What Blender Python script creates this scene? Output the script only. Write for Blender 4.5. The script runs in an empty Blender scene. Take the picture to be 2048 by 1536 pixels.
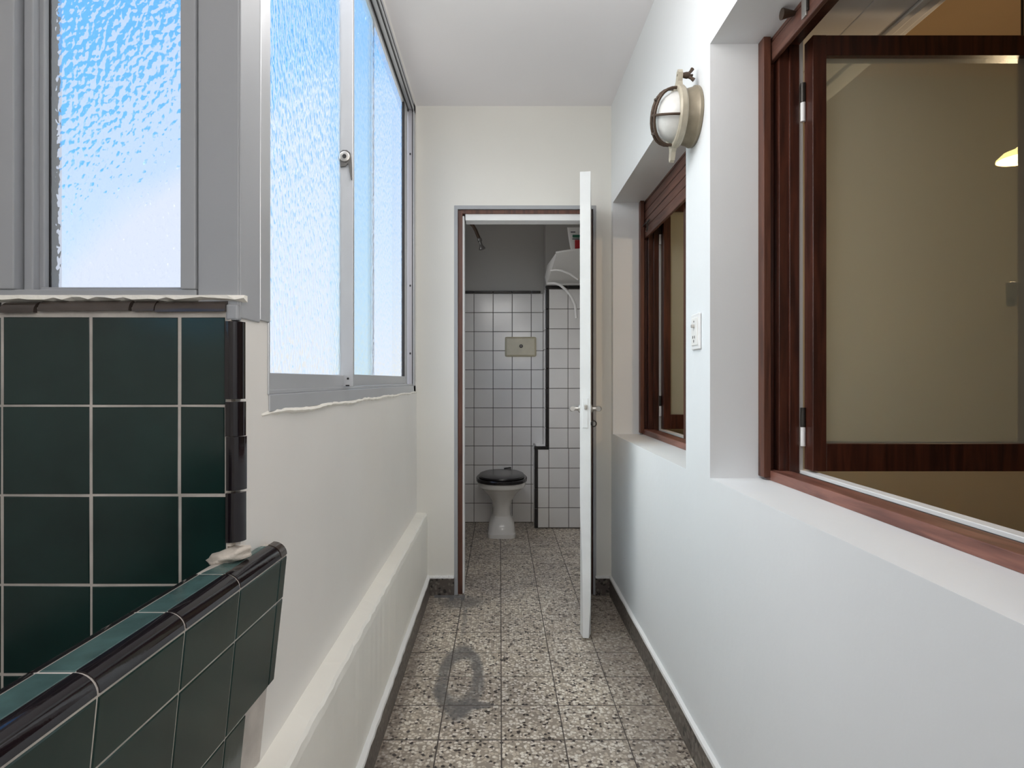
import bpy, bmesh, math, random
from mathutils import Vector, Matrix
random.seed(7)
R = math.radians
sc = bpy.context.scene
C = sc.collection

# ------------------------------------------------------------------ camera
F = 1187.0
CAMZ = 1.14
cam_d = bpy.data.cameras.new('camera'); cam = bpy.data.objects.new('camera', cam_d); C.objects.link(cam)
cam.location = (0, 0, CAMZ); cam.rotation_euler = (R(90), 0, 0)
cam_d.sensor_width = 36; cam_d.lens = F / 2048 * 36
cam_d.shift_x = (1024 - 1000) / 2048; cam_d.shift_y = -(768 - 760) / 2048
cam_d.clip_start = 0.02
sc.camera = cam

# ------------------------------------------------------------------ world, sun, exposure
SKY = .62
SUN = 1.85
EXPO = 1.08
sc.view_settings.view_transform = 'Standard'; sc.view_settings.look = 'None'
sc.view_settings.exposure = EXPO; sc.view_settings.gamma = 1
sc.view_settings.use_curve_mapping = False
sc.cycles.use_denoising = True
sc.cycles.max_bounces = 14; sc.cycles.diffuse_bounces = 8; sc.cycles.glossy_bounces = 4
sc.cycles.transmission_bounces = 8; sc.cycles.transparent_max_bounces = 16
sc.cycles.sample_clamp_indirect = 6; sc.cycles.blur_glossy = 1.0
sc.cycles.caustics_reflective = False; sc.cycles.caustics_refractive = True

w = bpy.data.worlds.new('sky'); sc.world = w; w.use_nodes = True
nt = w.node_tree; nt.nodes.clear()
def N(t, typ, **kw):
    n = t.nodes.new(typ)
    for k, v in kw.items():
        if k.startswith('i_'):
            key = k[2:]
            n.inputs[int(key) if key.isdigit() else key].default_value = v
        else: setattr(n, k, v)
    return n
def ramp(t, stops, interp='LINEAR'):
    n = t.nodes.new('ShaderNodeValToRGB'); n.color_ramp.interpolation = interp
    cr = n.color_ramp
    while len(cr.elements) < len(stops): cr.elements.new(0.5)
    for e, (p, c) in zip(cr.elements, stops):
        e.position = p; e.color = c if len(c) == 4 else (*c, 1)
    return n
L = nt.links.new
tc = N(nt, 'ShaderNodeTexCoord'); sep = N(nt, 'ShaderNodeSeparateXYZ'); L(tc.outputs['Generated'], sep.inputs[0])
sky_r = ramp(nt, [(0.0, (.72, .68, .64)), (0.485, (.72, .70, .66)), (0.50, (.72, .80, .88)), (0.56, (.34, .66, .95)), (0.64, (.15, .47, .93)), (1.0, (.06, .26, .80))])
mp = N(nt, 'ShaderNodeMath', operation='MULTIPLY_ADD'); mp.inputs[1].default_value = .5; mp.inputs[2].default_value = .5
L(sep.outputs['Z'], mp.inputs[0]); L(mp.outputs[0], sky_r.inputs[0])
noi = N(nt, 'ShaderNodeTexNoise'); noi.inputs['Scale'].default_value = 2.2; noi.inputs['Detail'].default_value = 5
L(tc.outputs['Generated'], noi.inputs['Vector'])
# cloud bank: hangs low in the sky and climbs towards +Y
ca = N(nt, 'ShaderNodeMath', operation='MULTIPLY_ADD'); ca.inputs[1].default_value = 3.0; L(sep.outputs['Y'], ca.inputs[0]); ca.inputs[2].default_value = -2.17
cb = N(nt, 'ShaderNodeMath', operation='SUBTRACT'); L(ca.outputs[0], cb.inputs[0]); L(sep.outputs['Z'], cb.inputs[1])
cc = N(nt, 'ShaderNodeMath', operation='MULTIPLY_ADD'); cc.inputs[1].default_value = .5; L(noi.outputs[0], cc.inputs[0]); L(cb.outputs[0], cc.inputs[2])
cr = ramp(nt, [(0.25, (0, 0, 0)), (0.35, (1, 1, 1))]); L(cc.outputs[0], cr.inputs[0])
mx = N(nt, 'ShaderNodeMixRGB'); L(cr.outputs[0], mx.inputs[0]); L(sky_r.outputs[0], mx.inputs[1]); mx.inputs[2].default_value = (.62, .67, .80, 1)
# bright haze on the side the daylight comes from
hx = N(nt, 'ShaderNodeMath', operation='MULTIPLY_ADD'); hx.inputs[1].default_value = -1; hx.inputs[2].default_value = -.625; L(sep.outputs['X'], hx.inputs[0])
hy = N(nt, 'ShaderNodeMath', operation='MULTIPLY_ADD'); hy.inputs[1].default_value = .10; L(noi.outputs[0], hy.inputs[0]); L(hx.outputs[0], hy.inputs[2])
hr = ramp(nt, [(0.02, (0, 0, 0)), (0.13, (.8, .8, .8))]); L(hy.outputs[0], hr.inputs[0])
mh = N(nt, 'ShaderNodeMixRGB'); L(hr.outputs[0], mh.inputs[0]); L(mx.outputs[0], mh.inputs[1]); mh.inputs[2].default_value = (.74, .78, .88, 1); mx = mh
# below the horizon no cloud
gz = N(nt, 'ShaderNodeMath', operation='GREATER_THAN'); L(sep.outputs['Z'], gz.inputs[0]); gz.inputs[1].default_value = -0.01
mx2 = N(nt, 'ShaderNodeMixRGB'); L(gz.outputs[0], mx2.inputs[0]); L(sky_r.outputs[0], mx2.inputs[1]); L(mx.outputs[0], mx2.inputs[2])
bg = N(nt, 'ShaderNodeBackground'); L(mx2.outputs[0], bg.inputs[0]); bg.inputs[1].default_value = SKY
wo = N(nt, 'ShaderNodeOutputWorld'); L(bg.outputs[0], wo.inputs[0])

def sun(name, direction, energy, angle, col):
    d = bpy.data.lights.new(name, 'SUN'); d.energy = energy; d.angle = R(angle); d.color = col
    o = bpy.data.objects.new(name, d); C.objects.link(o)
    o.rotation_euler = Vector(direction).to_track_quat('-Z', 'Y').to_euler()
    o.location = (-3, 0, 5)
    return o
sun('soft_daylight', (1, .22, -.72), SUN, 64, (1.0, .965, .92))

def lamp(name, loc, energy, radius, col):
    d = bpy.data.lights.new(name, 'POINT'); d.energy = energy; d.shadow_soft_size = radius; d.color = col
    o = bpy.data.objects.new(name, d); C.objects.link(o); o.location = loc
lamp('fill_behind', (.30, -.45, 1.75), 10, .28, (1.0, .965, .93))  # unseen fill light added behind the camera to brighten the view
lamp('fill_corridor', (-.02, 1.35, 2.20), 8.5, .28, (1.0, .975, .95))  # added fill light overhead, out of view and without any fixture

# ------------------------------------------------------------------ materials
def mat(name, col, rough=.6, metal=0, **kw):
    m = bpy.data.materials.new(name); m.use_nodes = True
    t = m.node_tree; b = t.nodes['Principled BSDF']
    b.inputs['Base Color'].default_value = (*col, 1); b.inputs['Roughness'].default_value = rough
    b.inputs['Metallic'].default_value = metal
    geo = N(t, 'ShaderNodeNewGeometry'); pos = geo.outputs['Position']
    vary = kw.get('vary', 0)
    if vary:
        n = N(t, 'ShaderNodeTexNoise'); n.inputs['Scale'].default_value = kw.get('vscale', 3); n.inputs['Detail'].default_value = 6
        t.links.new(pos, n.inputs['Vector'])
        r_ = ramp(t, [(0.3, tuple(c * (1 - vary) for c in col)), (0.7, tuple(min(1, c * (1 + vary)) for c in col))])
        t.links.new(n.outputs[0], r_.inputs[0]); t.links.new(r_.outputs[0], b.inputs['Base Color'])
    bs = kw.get('bump', 0)
    if bs:
        n2 = N(t, 'ShaderNodeTexNoise'); n2.inputs['Scale'].default_value = kw.get('bscale', 60); n2.inputs['Detail'].default_value = kw.get('bdetail', 6)
        src = pos
        if 'bstretch' in kw:
            mpn = N(t, 'ShaderNodeMapping'); mpn.inputs['Scale'].default_value = kw['bstretch']; t.links.new(pos, mpn.inputs['Vector']); src = mpn.outputs[0]
        t.links.new(src, n2.inputs['Vector'])
        bp = N(t, 'ShaderNodeBump'); bp.inputs['Strength'].default_value = bs; bp.inputs['Distance'].default_value = kw.get('bdist', .004)
        t.links.new(n2.outputs[0], bp.inputs['Height']); t.links.new(bp.outputs[0], b.inputs['Normal'])
    if 'spec' in kw: b.inputs['Specular IOR Level'].default_value = kw['spec']
    return m
M = {}
M['cream'] = mat('cream_paint', (.75, .735, .69), .55, vary=.015, bump=.10, bscale=25)
M['cream_l'] = mat('cream_paint_left', (.80, .775, .735), .5, vary=.02, bump=.12, bscale=22)
M['rwall'] = mat('white_plaster', (.79, .815, .835), .5, vary=.01, bump=.22, bscale=26, bdetail=10, bdist=.004)
M['ceil'] = mat('ceiling_paint', (.80, .78, .795), .7, vary=.02, vscale=1.5, bump=.05, bscale=12)
M['white'] = mat('white_gloss_paint', (.80, .80, .80), .35, bump=.1, bscale=15)
M['plinth'] = mat('cream_gloss_paint', (.86, .84, .78), .45, vary=.03, bump=.2, bscale=30)
M['lip'] = mat('thick_cream_paint', (.88, .85, .78), .6, bump=.4, bscale=70)
M['winwood'] = mat('painted_window_wood', (.36, .37, .39), .45, vary=.03, bump=.1, bscale=30)
M['alu'] = mat('anodised_aluminium', (.55, .56, .58), .38, .55, vary=.03)
M['alu_d'] = mat('dull_aluminium', (.42, .41, .43), .45, .5)
M['gasket'] = mat('black_gasket', (.015, .014, .015), .6)
M['grout'] = mat('grout', (.50, .46, .42), .85, vary=.2, vscale=14, bump=.3, bscale=90)
M['grout_d'] = mat('dark_grout', (.10, .085, .075), .9)
M['mortar'] = mat('old_mortar', (.62, .56, .49), .9, vary=.2, vscale=20, bump=.7, bscale=60, bdist=.008)
M['green'] = mat('dark_green_glaze', (.008, .026, .023), .16, vary=.25, vscale=6, bump=.12, bscale=18, spec=.45)
M['green_t'] = mat('mid_green_glaze', (.055, .105, .10), .25, vary=.25, vscale=25, bump=.15, bscale=30)
M['black'] = mat('black_glaze', (.010, .007, .009), .07, bump=.10, bscale=14)
M['brownblack'] = mat('brown_black_glaze', (.055, .042, .036), .15, vary=.25, vscale=9)
M['wtile'] = mat('white_glaze', (.80, .785, .77), .16, vary=.03, vscale=5, bump=.05, bscale=12)
M['btile'] = mat('black_trim_glaze', (.012, .01, .01), .2)
M['twall'] = mat('grey_cream_paint', (.43, .42, .40), .6, vary=.02)
M['porc'] = mat('porcelain', (.72, .71, .69), .15)
M['seat'] = mat('black_plastic', (.012, .010, .011), .25)
M['plas'] = mat('white_plastic', (.80, .79, .77), .35)
M['ivory'] = mat('aged_ivory_plastic', (.66, .61, .47), .4, vary=.05, vscale=20)
M['chrome_d'] = mat('dull_chrome', (.22, .21, .20), .35, .8)
M['dark'] = mat('dark_metal', (.05, .045, .04), .4, .6)
M['steel'] = mat('worn_steel', (.55, .53, .50), .35, .8)
M['brass'] = mat('cream_painted_brass', (.25, .215, .155), .42, .25, vary=.12, vscale=30, bump=.2, bscale=60)
M['brass_l'] = mat('pale_cast_metal', (.42, .38, .30), .45, .1, vary=.1, vscale=40)
M['bronze'] = mat('dark_bronze', (.07, .045, .03), .45, .4)
M['opal'] = mat('frosted_lamp_glass', (.62, .62, .60), .25, vary=.1, vscale=20)
M['roomwall'] = mat('room_wall_paint', (.50, .45, .34), .7, vary=.03)
M['roomceil'] = mat('room_ceiling_paint', (.62, .46, .28), .7, vary=.03)
M['roomfloor'] = mat('room_floor_wood', (.20, .11, .06), .4, vary=.2)
M['box'] = mat('shutter_box_paint', (.62, .61, .59), .5, vary=.03)
M['dooredge'] = mat('door_paint', (.80, .82, .83), .4, vary=.04, vscale=8, bump=.15, bscale=20)
M['paintline'] = mat('paint_line', (.80, .80, .79), .5, bump=.3, bscale=80)
M['cement'] = mat('cement_smear', (.17, .165, .165), .9, vary=.25, vscale=30, bump=.6, bscale=60)

def wood(name, c0, c1, rough=.3, sc_=(14, 14, 1.2)):
    m = bpy.data.materials.new(name); m.use_nodes = True; t = m.node_tree; b = t.nodes['Principled BSDF']
    g = N(t, 'ShaderNodeNewGeometry'); mp_ = N(t, 'ShaderNodeMapping'); mp_.inputs['Scale'].default_value = sc_
    t.links.new(g.outputs['Position'], mp_.inputs['Vector'])
    n = N(t, 'ShaderNodeTexNoise'); n.inputs['Scale'].default_value = 4; n.inputs['Detail'].default_value = 8; n.inputs['Distortion'].default_value = .6
    t.links.new(mp_.outputs[0], n.inputs['Vector'])
    r_ = ramp(t, [(0.32, c0), (0.68, c1)]); t.links.new(n.outputs[0], r_.inputs[0]); t.links.new(r_.outputs[0], b.inputs['Base Color'])
    bp = N(t, 'ShaderNodeBump'); bp.inputs['Strength'].default_value = .15; bp.inputs['Distance'].default_value = .003
    t.links.new(n.outputs[0], bp.inputs['Height']); t.links.new(bp.outputs[0], b.inputs['Normal'])
    b.inputs['Roughness'].default_value = rough
    return m
M['wood'] = wood('mahogany_varnish', (.030, .008, .005), (.085, .024, .013), .35)
M['wood_y'] = wood('mahogany_varnish_sill', (.10, .035, .025), (.26, .11, .08), .40, (14, 1.2, 14))
M['wood_f'] = wood('worn_mahogany', (.060, .020, .012), (.135, .048, .027), .45)
M['shut'] = wood('shutter_wood', (.085, .034, .023), (.18, .082, .06), .45, (14, 1.2, 14))

def terrazzo(name, base, chip_a, chip_b, dark, rough=.35, scale=95, stain=False, mul=1.0):
    m = bpy.data.materials.new(name); m.use_nodes = True; t = m.node_tree; b = t.nodes['Principled BSDF']; l = t.links.new
    g = N(t, 'ShaderNodeNewGeometry'); pos = g.outputs['Position']
    wn = N(t, 'ShaderNodeTexNoise'); wn.inputs['Scale'].default_value = 60; l(pos, wn.inputs['Vector'])
    ad = N(t, 'ShaderNodeMixRGB', blend_type='ADD'); ad.inputs[0].default_value = .012; l(pos, ad.inputs[1]); l(wn.outputs['Color'], ad.inputs[2])
    v = N(t, 'ShaderNodeTexVoronoi'); v.inputs['Scale'].default_value = scale; l(ad.outputs[0], v.inputs['Vector'])
    v.inputs['Randomness'].default_value = 1
    sc_ = N(t, 'ShaderNodeSeparateColor'); l(v.outputs['Color'], sc_.inputs[0])
    r1 = ramp(t, [(0, dark), (.12, dark), (.13, base), (.26, base), (.27, chip_b), (.60, chip_b), (.61, chip_a), (1, chip_a)], 'CONSTANT')
    l(sc_.outputs[0], r1.inputs[0])
    # chip interior vs matrix
    r2 = ramp(t, [(0.48, (1, 1, 1)), (0.62, (0, 0, 0))]); l(v.outputs['Distance'], r2.inputs[0])
    mx_ = N(t, 'ShaderNodeMixRGB'); l(r2.outputs[0], mx_.inputs[0]); mx_.inputs[1].default_value = (*base, 1); l(r1.outputs[0], mx_.inputs[2])
    # broad wear
    n = N(t, 'ShaderNodeTexNoise'); n.inputs['Scale'].default_value = 2.6; n.inputs['Detail'].default_value = 6; l(pos, n.inputs['Vector'])
    r3 = ramp(t, [(.3, (.72 * mul, .70 * mul, .70 * mul)), (.62, (1.06 * mul, 1.04 * mul, 1.0 * mul))]); l(n.outputs[0], r3.inputs[0])
    mm = N(t, 'ShaderNodeMixRGB', blend_type='MULTIPLY'); mm.inputs[0].default_value = 1; l(mx_.outputs[0], mm.inputs[1]); l(r3.outputs[0], mm.inputs[2])
    col = mm.outputs[0]
    if stain:
        sp = N(t, 'ShaderNodeSeparateXYZ'); l(pos, sp.inputs[0])
        sn = N(t, 'ShaderNodeTexNoise'); sn.inputs['Scale'].default_value = 9; sn.inputs['Detail'].default_value = 5; l(pos, sn.inputs['Vector'])
        def math_(op, a, c, d=None):
            q = N(t, 'ShaderNodeMath', operation=op)
            for i, x in enumerate((a, c, d)):
                if x is None: continue
                if isinstance(x, (int, float)): q.inputs[i].default_value = x
                else: l(x, q.inputs[i])
            return q.outputs[0]
        nz = math_('SUBTRACT', sn.outputs[0], .5)
        def ell(cx, cy, rx, ry, wob):
            dx = math_('DIVIDE', math_('SUBTRACT', math_('MULTIPLY_ADD', nz, wob * .5, sp.outputs[0]), cx), rx)
            dy = math_('DIVIDE', math_('SUBTRACT', math_('MULTIPLY_ADD', nz, wob, sp.outputs[1]), cy), ry)
            return math_('SQRT', math_('ADD', math_('MULTIPLY', dx, dx), math_('MULTIPLY', dy, dy)), 0)
        # old cement smear: a ring, thicker on its right side
        e1 = ell(-.152, 2.27, .070, .215, .08)
        ring = math_('ABSOLUTE', math_('SUBTRACT', e1, 1.0), 0)
        rr = ramp(t, [(0.20, (1, 1, 1)), (0.42, (0, 0, 0))]); l(ring, rr.inputs[0])
        e2 = ell(-.088, 2.08, .075, .028, .03); r4 = ramp(t, [(0.7, (1, 1, 1)), (1.15, (0, 0, 0))]); l(e2, r4.inputs[0])
        e3 = ell(-.168, 2.85, .012, .34, .05); r5 = ramp(t, [(0.6, (.55, .55, .55)), (1.3, (0, 0, 0))]); l(e3, r5.inputs[0])
        e4 = ell(-.20, 3.05, .16, .10, .05); r6 = ramp(t, [(0.5, (.75, .75, .75)), (1.1, (0, 0, 0))]); l(e4, r6.inputs[0])
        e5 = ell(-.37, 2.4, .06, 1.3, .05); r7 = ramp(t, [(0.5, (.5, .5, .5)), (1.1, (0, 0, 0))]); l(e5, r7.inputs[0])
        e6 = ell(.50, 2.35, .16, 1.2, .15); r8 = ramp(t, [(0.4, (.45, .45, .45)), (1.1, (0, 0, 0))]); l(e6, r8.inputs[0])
        s = rr.outputs[0]
        for o_ in (r4, r5, r6):
            q = N(t, 'ShaderNodeMixRGB', blend_type='LIGHTEN'); q.inputs[0].default_value = 1; l(s, q.inputs[1]); l(o_.outputs[0], q.inputs[2]); s = q.outputs[0]
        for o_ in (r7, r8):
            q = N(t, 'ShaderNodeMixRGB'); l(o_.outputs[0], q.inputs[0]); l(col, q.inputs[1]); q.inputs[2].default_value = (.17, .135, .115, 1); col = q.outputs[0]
        sf = math_('MULTIPLY', s, math_('MULTIPLY_ADD', sn.outputs[0], .7, .42))
        q = N(t, 'ShaderNodeMixRGB'); q.use_clamp = True; l(sf, q.inputs[0]); l(col, q.inputs[1]); q.inputs[2].default_value = (.125, .12, .118, 1); col = q.outputs[0]
    l(col, b.inputs['Base Color'])
    b.inputs['Roughness'].default_value = rough
    return m
M['terrazzo'] = terrazzo('terrazzo', (.36, .31, .255), (.80, .75, .67), (.58, .51, .42), (.05, .04, .035), .42, 92, True, 1.0)
M['skirt'] = terrazzo('skirting_terrazzo', (.12, .105, .095), (.21, .19, .17), (.13, .11, .10), (.03, .026, .025), .38, 70)

def glass_mat(name, scale, strength, stretch=(1, 1, 1), refr=.62, rough=.04, tint=(1, 1, 1), dist=.01, ior=1.2):
    m = bpy.data.materials.new(name); m.use_nodes = True; t = m.node_tree; t.nodes.clear(); l = t.links.new
    g = N(t, 'ShaderNodeNewGeometry'); mp_ = N(t, 'ShaderNodeMapping'); mp_.inputs['Scale'].default_value = stretch; l(g.outputs['Position'], mp_.inputs['Vector'])
    wn = N(t, 'ShaderNodeTexNoise'); wn.inputs['Scale'].default_value = scale * .7; l(mp_.outputs[0], wn.inputs['Vector'])
    ad = N(t, 'ShaderNodeMixRGB', blend_type='ADD'); ad.inputs[0].default_value = .55 / scale * 2; l(mp_.outputs[0], ad.inputs[1]); l(wn.outputs['Color'], ad.inputs[2])
    v = N(t, 'ShaderNodeTexVoronoi', feature='SMOOTH_F1'); v.inputs['Scale'].default_value = scale; v.inputs['Smoothness'].default_value = .7; l(ad.outputs[0], v.inputs['Vector'])
    bp = N(t, 'ShaderNodeBump'); bp.inputs['Strength'].default_value = strength; bp.inputs['Distance'].default_value = dist; l(v.outputs['Distance'], bp.inputs['Height'])
    rf = N(t, 'ShaderNodeBsdfRefraction'); rf.inputs['IOR'].default_value = ior; rf.inputs['Roughness'].default_value = rough; rf.inputs['Color'].default_value = (*tint, 1); l(bp.outputs[0], rf.inputs['Normal'])
    tr = N(t, 'ShaderNodeBsdfTransparent'); tr.inputs[0].default_value = (*tint, 1)
    gl = N(t, 'ShaderNodeBsdfGlossy'); gl.inputs['Roughness'].default_value = .1; l(bp.outputs[0], gl.inputs['Normal'])
    m1 = N(t, 'ShaderNodeMixShader'); m1.inputs[0].default_value = refr; l(tr.outputs[0], m1.inputs[1]); l(rf.outputs[0], m1.inputs[2])
    m2 = N(t, 'ShaderNodeMixShader'); m2.inputs[0].default_value = .04; l(m1.outputs[0], m2.inputs[1]); l(gl.outputs[0], m2.inputs[2])
    o = N(t, 'ShaderNodeOutputMaterial'); l(m2.outputs[0], o.inputs[0])
    return m
M['glass1'] = glass_mat('hammered_glass', 98, .62, (1, 1, .8), .7, .02, (.99, 1, 1), .010, 1.22)
M['glass2'] = glass_mat('ribbed_frosted_glass', 120, 1.0, (1, 1, .40), .75, .05, (.97, .99, .99), .012, 1.25)
M['glass3'] = glass_mat('double_frosted_glass', 150, .8, (1, 1, .45), .5, .15, (.80, .93, .95), .008)
def matte_glass():
    m = bpy.data.materials.new('matte_glass'); m.use_nodes = True; t = m.node_tree; t.nodes.clear(); l = t.links.new
    tr = N(t, 'ShaderNodeBsdfTransparent'); tr.inputs[0].default_value = (.95, .97, .93, 1)
    df = N(t, 'ShaderNodeBsdfDiffuse'); df.inputs[0].default_value = (.66, .65, .54, 1)
    gl = N(t, 'ShaderNodeBsdfGlossy'); gl.inputs['Roughness'].default_value = .45
    a = N(t, 'ShaderNodeMixShader'); a.inputs[0].default_value = .34; l(tr.outputs[0], a.inputs[1]); l(df.outputs[0], a.inputs[2])  # even matte beige share mixed into the clear pane
    b = N(t, 'ShaderNodeMixShader'); b.inputs[0].default_value = .015; l(a.outputs[0], b.inputs[1]); l(gl.outputs[0], b.inputs[2])
    o = N(t, 'ShaderNodeOutputMaterial'); l(b.outputs[0], o.inputs[0]); return m
M['glass4'] = matte_glass()
def clear_mat():
    m = bpy.data.materials.new('clear_back_face'); m.use_nodes = True; t = m.node_tree; t.nodes.clear()
    a = N(t, 'ShaderNodeBsdfTransparent'); a.inputs[0].default_value = (.98, .99, .99, 1); o = N(t, 'ShaderNodeOutputMaterial'); t.links.new(a.outputs[0], o.inputs[0]); return m
M['clear'] = clear_mat()
def one_face(o, nrm):
    # the relief is pressed into the room side only, the outer side of the sheet is smooth
    o.data.materials.append(M['clear']); n = Vector(nrm)
    for p in o.data.polygons: p.material_index = 0 if p.normal.dot(n) > .9 else 1
def emis(name, col, s):
    m = bpy.data.materials.new(name); m.use_nodes = True; b = m.node_tree.nodes['Principled BSDF']
    b.inputs['Base Color'].default_value = (*col, 1); b.inputs['Emission Color'].default_value = (*col, 1); b.inputs['Emission Strength'].default_value = s
    return m
M['lampglow'] = emis('lit_lamp_shade', (1.0, .70, .28), 1.6)
M['red'] = mat('red_print', (.5, .03, .04), .4); M['dgreen'] = mat('green_print', (.03, .16, .10), .4); M['navy'] = mat('dark_print', (.06, .06, .09), .4)

# ------------------------------------------------------------------ helpers
def link(name, me, m, parent=None, smooth=False):
    o = bpy.data.objects.new(name, me); C.objects.link(o)
    if m is not None:
        me.materials.clear()
        for x in (m if isinstance(m, (list, tuple)) else [m]): me.materials.append(M[x] if isinstance(x, str) else x)
    if smooth:
        for p in me.polygons: p.use_smooth = True
    if parent is not None: o.parent = parent
    return o
def mesh(name, vs, fs):
    me = bpy.data.meshes.new(name); me.from_pydata([tuple(v) for v in vs], [], fs); me.update()
    return me
class MB:
    def __init__(s): s.v = []; s.f = []
    def add(s, vs, fs):
        k = len(s.v); s.v += [tuple(v) for v in vs]; s.f += [tuple(i + k for i in f) for f in fs]; return s
    def box(s, x0, x1, y0, y1, z0, z1, bev=0):
        if x0 > x1: x0, x1 = x1, x0
        if y0 > y1: y0, y1 = y1, y0
        if z0 > z1: z0, z1 = z1, z0
        if bev <= 0:
            vs = [(x, y, z) for x in (x0, x1) for y in (y0, y1) for z in (z0, z1)]
            return s.add(vs, [(0, 1, 3, 2), (4, 6, 7, 5), (0, 4, 5, 1), (2, 3, 7, 6), (0, 2, 6, 4), (1, 5, 7, 3)])
        bm = bmesh.new(); bmesh.ops.create_cube(bm, size=1)
        for v in bm.verts: v.co = Vector(((x0 + x1) / 2 + v.co.x * (x1 - x0), (y0 + y1) / 2 + v.co.y * (y1 - y0), (z0 + z1) / 2 + v.co.z * (z1 - z0)))
        bmesh.ops.bevel(bm, geom=bm.edges[:], offset=bev, segments=2, affect='EDGES', profile=.5)
        bm.verts.index_update()
        s.add([v.co[:] for v in bm.verts], [tuple(v.index for v in f.verts) for f in bm.faces]); bm.free(); return s
    def loft(s, rings, cap=True, closed=True):
        n = len(rings[0]); vs = [p for r in rings for p in r]; fs = []
        for i in range(len(rings) - 1):
            for j in range(n if closed else n - 1):
                a = i * n + j; b = i * n + (j + 1) % n
                fs.append((a, b, b + n, a + n))
        if cap: fs.append(tuple(range(n))[::-1]); fs.append(tuple(range((len(rings) - 1) * n, len(rings) * n)))
        return s.add(vs, fs)
    def tube(s, pts, r, n=10):
        pts = [Vector(p) for p in pts]; rings = []; up = None
        for i, p in enumerate(pts):
            d = (pts[min(i + 1, len(pts) - 1)] - pts[max(i - 1, 0)]).normalized()
            if up is None: up = d.orthogonal().normalized()
            a = (up - d * up.dot(d)).normalized(); up = a; b = d.cross(a)
            rr = r[i] if isinstance(r, (list, tuple)) else r
            rings.append([p + a * rr * math.cos(2 * math.pi * k / n) + b * rr * math.sin(2 * math.pi * k / n) for k in range(n)])
        return s.loft(rings)
    def lathe(s, prof, n=24, M_=None):
        rings = [[Vector((r * math.cos(2 * math.pi * k / n), r * math.sin(2 * math.pi * k / n), z)) for k in range(n)] for r, z in prof]
        if M_ is not None: rings = [[M_ @ p for p in r] for r in rings]
        return s.loft(rings)
    def build(s, name, m, parent=None, smooth=False):
        me = mesh(name, s.v, s.f)
        bm = bmesh.new(); bm.from_mesh(me); bmesh.ops.recalc_face_normals(bm, faces=bm.faces[:]); bm.to_mesh(me); bm.free()
        o = link(name, me, m, parent, smooth)
        if smooth: soft(o)
        return o
def soft(o, ang=38):
    me = o.data
    bm = bmesh.new(); bm.from_mesh(me)
    for e in bm.edges:
        if len(e.link_faces) == 2 and e.calc_face_angle(0) > R(ang): e.smooth = False
    bm.to_mesh(me); bm.free()
def struct(o): o['kind'] = 'structure'; return o
def tag(o, label, cat, group=None):
    o['label'] = label; o['category'] = cat
    if group: o['group'] = group
    return o
def empty(name, loc=(0, 0, 0)):
    o = bpy.data.objects.new(name, None); C.objects.link(o); o.empty_display_size = .05
    o.location = loc
    return o
def under(root, child):
    """parent child keeping its world place (roots are only translated)"""
    child.parent = root; child.location = child.location - root.location
    return child
def cells(name, xs, ys, zs, solid, m, parent=None):
    """orthogonal block wall with openings, outer faces only"""
    mb = MB(); idx = {}
    def V(i, j, k):
        if (i, j, k) not in idx: idx[(i, j, k)] = len(mb.v); mb.v.append((xs[i], ys[j], zs[k]))
        return idx[(i, j, k)]
    nx, ny, nz = len(xs) - 1, len(ys) - 1, len(zs) - 1
    S = lambda i, j, k: 0 <= i < nx and 0 <= j < ny and 0 <= k < nz and solid((xs[i] + xs[i + 1]) / 2, (ys[j] + ys[j + 1]) / 2, (zs[k] + zs[k + 1]) / 2)
    for i in range(nx):
        for j in range(ny):
            for k in range(nz):
                if not S(i, j, k): continue
                if not S(i - 1, j, k): mb.f.append((V(i, j, k), V(i, j, k + 1), V(i, j + 1, k + 1), V(i, j + 1, k)))
                if not S(i + 1, j, k): mb.f.append((V(i + 1, j, k), V(i + 1, j + 1, k), V(i + 1, j + 1, k + 1), V(i + 1, j, k + 1)))
                if not S(i, j - 1, k): mb.f.append((V(i, j, k), V(i + 1, j, k), V(i + 1, j, k + 1), V(i, j, k + 1)))
                if not S(i, j + 1, k): mb.f.append((V(i, j + 1, k), V(i, j + 1, k + 1), V(i + 1, j + 1, k + 1), V(i + 1, j + 1, k)))
                if not S(i, j, k - 1): mb.f.append((V(i, j, k), V(i, j + 1, k), V(i + 1, j + 1, k), V(i + 1, j, k)))
                if not S(i, j, k + 1): mb.f.append((V(i, j, k + 1), V(i + 1, j, k + 1), V(i + 1, j + 1, k + 1), V(i, j + 1, k + 1)))
    me = mesh(name, mb.v, mb.f)
    return link(name, me, m, parent)
def pillow(quad, normal, th=.006, bev=.0025, lift=0.0):
    """tile slab from four corners on a surface, pushed out along the normal, with an eased edge"""
    q = [Vector(p) for p in quad]; n = Vector(normal).normalized(); c = sum(q, Vector()) / 4
    base = [p + n * (lift - .001) for p in q]; side = [p + n * (lift + th - bev) for p in q]
    top = []
    for i, p in enumerate(q):
        e1 = (q[(i + 1) % 4] - p).normalized(); e2 = (q[i - 1] - p).normalized()
        top.append(p + (e1 + e2) * bev + n * (lift + th))
    vs = base + side + top
    fs = [(3, 2, 1, 0)] + [(i, (i + 1) % 4, 4 + (i + 1) % 4, 4 + i) for i in range(4)] + [(4 + i, 4 + (i + 1) % 4, 8 + (i + 1) % 4, 8 + i) for i in range(4)] + [(8, 9, 10, 11)]
    return vs, fs
def tile(name, quad, normal, m, parent, **kw):
    mb = MB(); mb.add(*pillow(quad, normal, **kw)); return mb.build(name, m, parent)
J = lambda a: random.uniform(-a, a)

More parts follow.
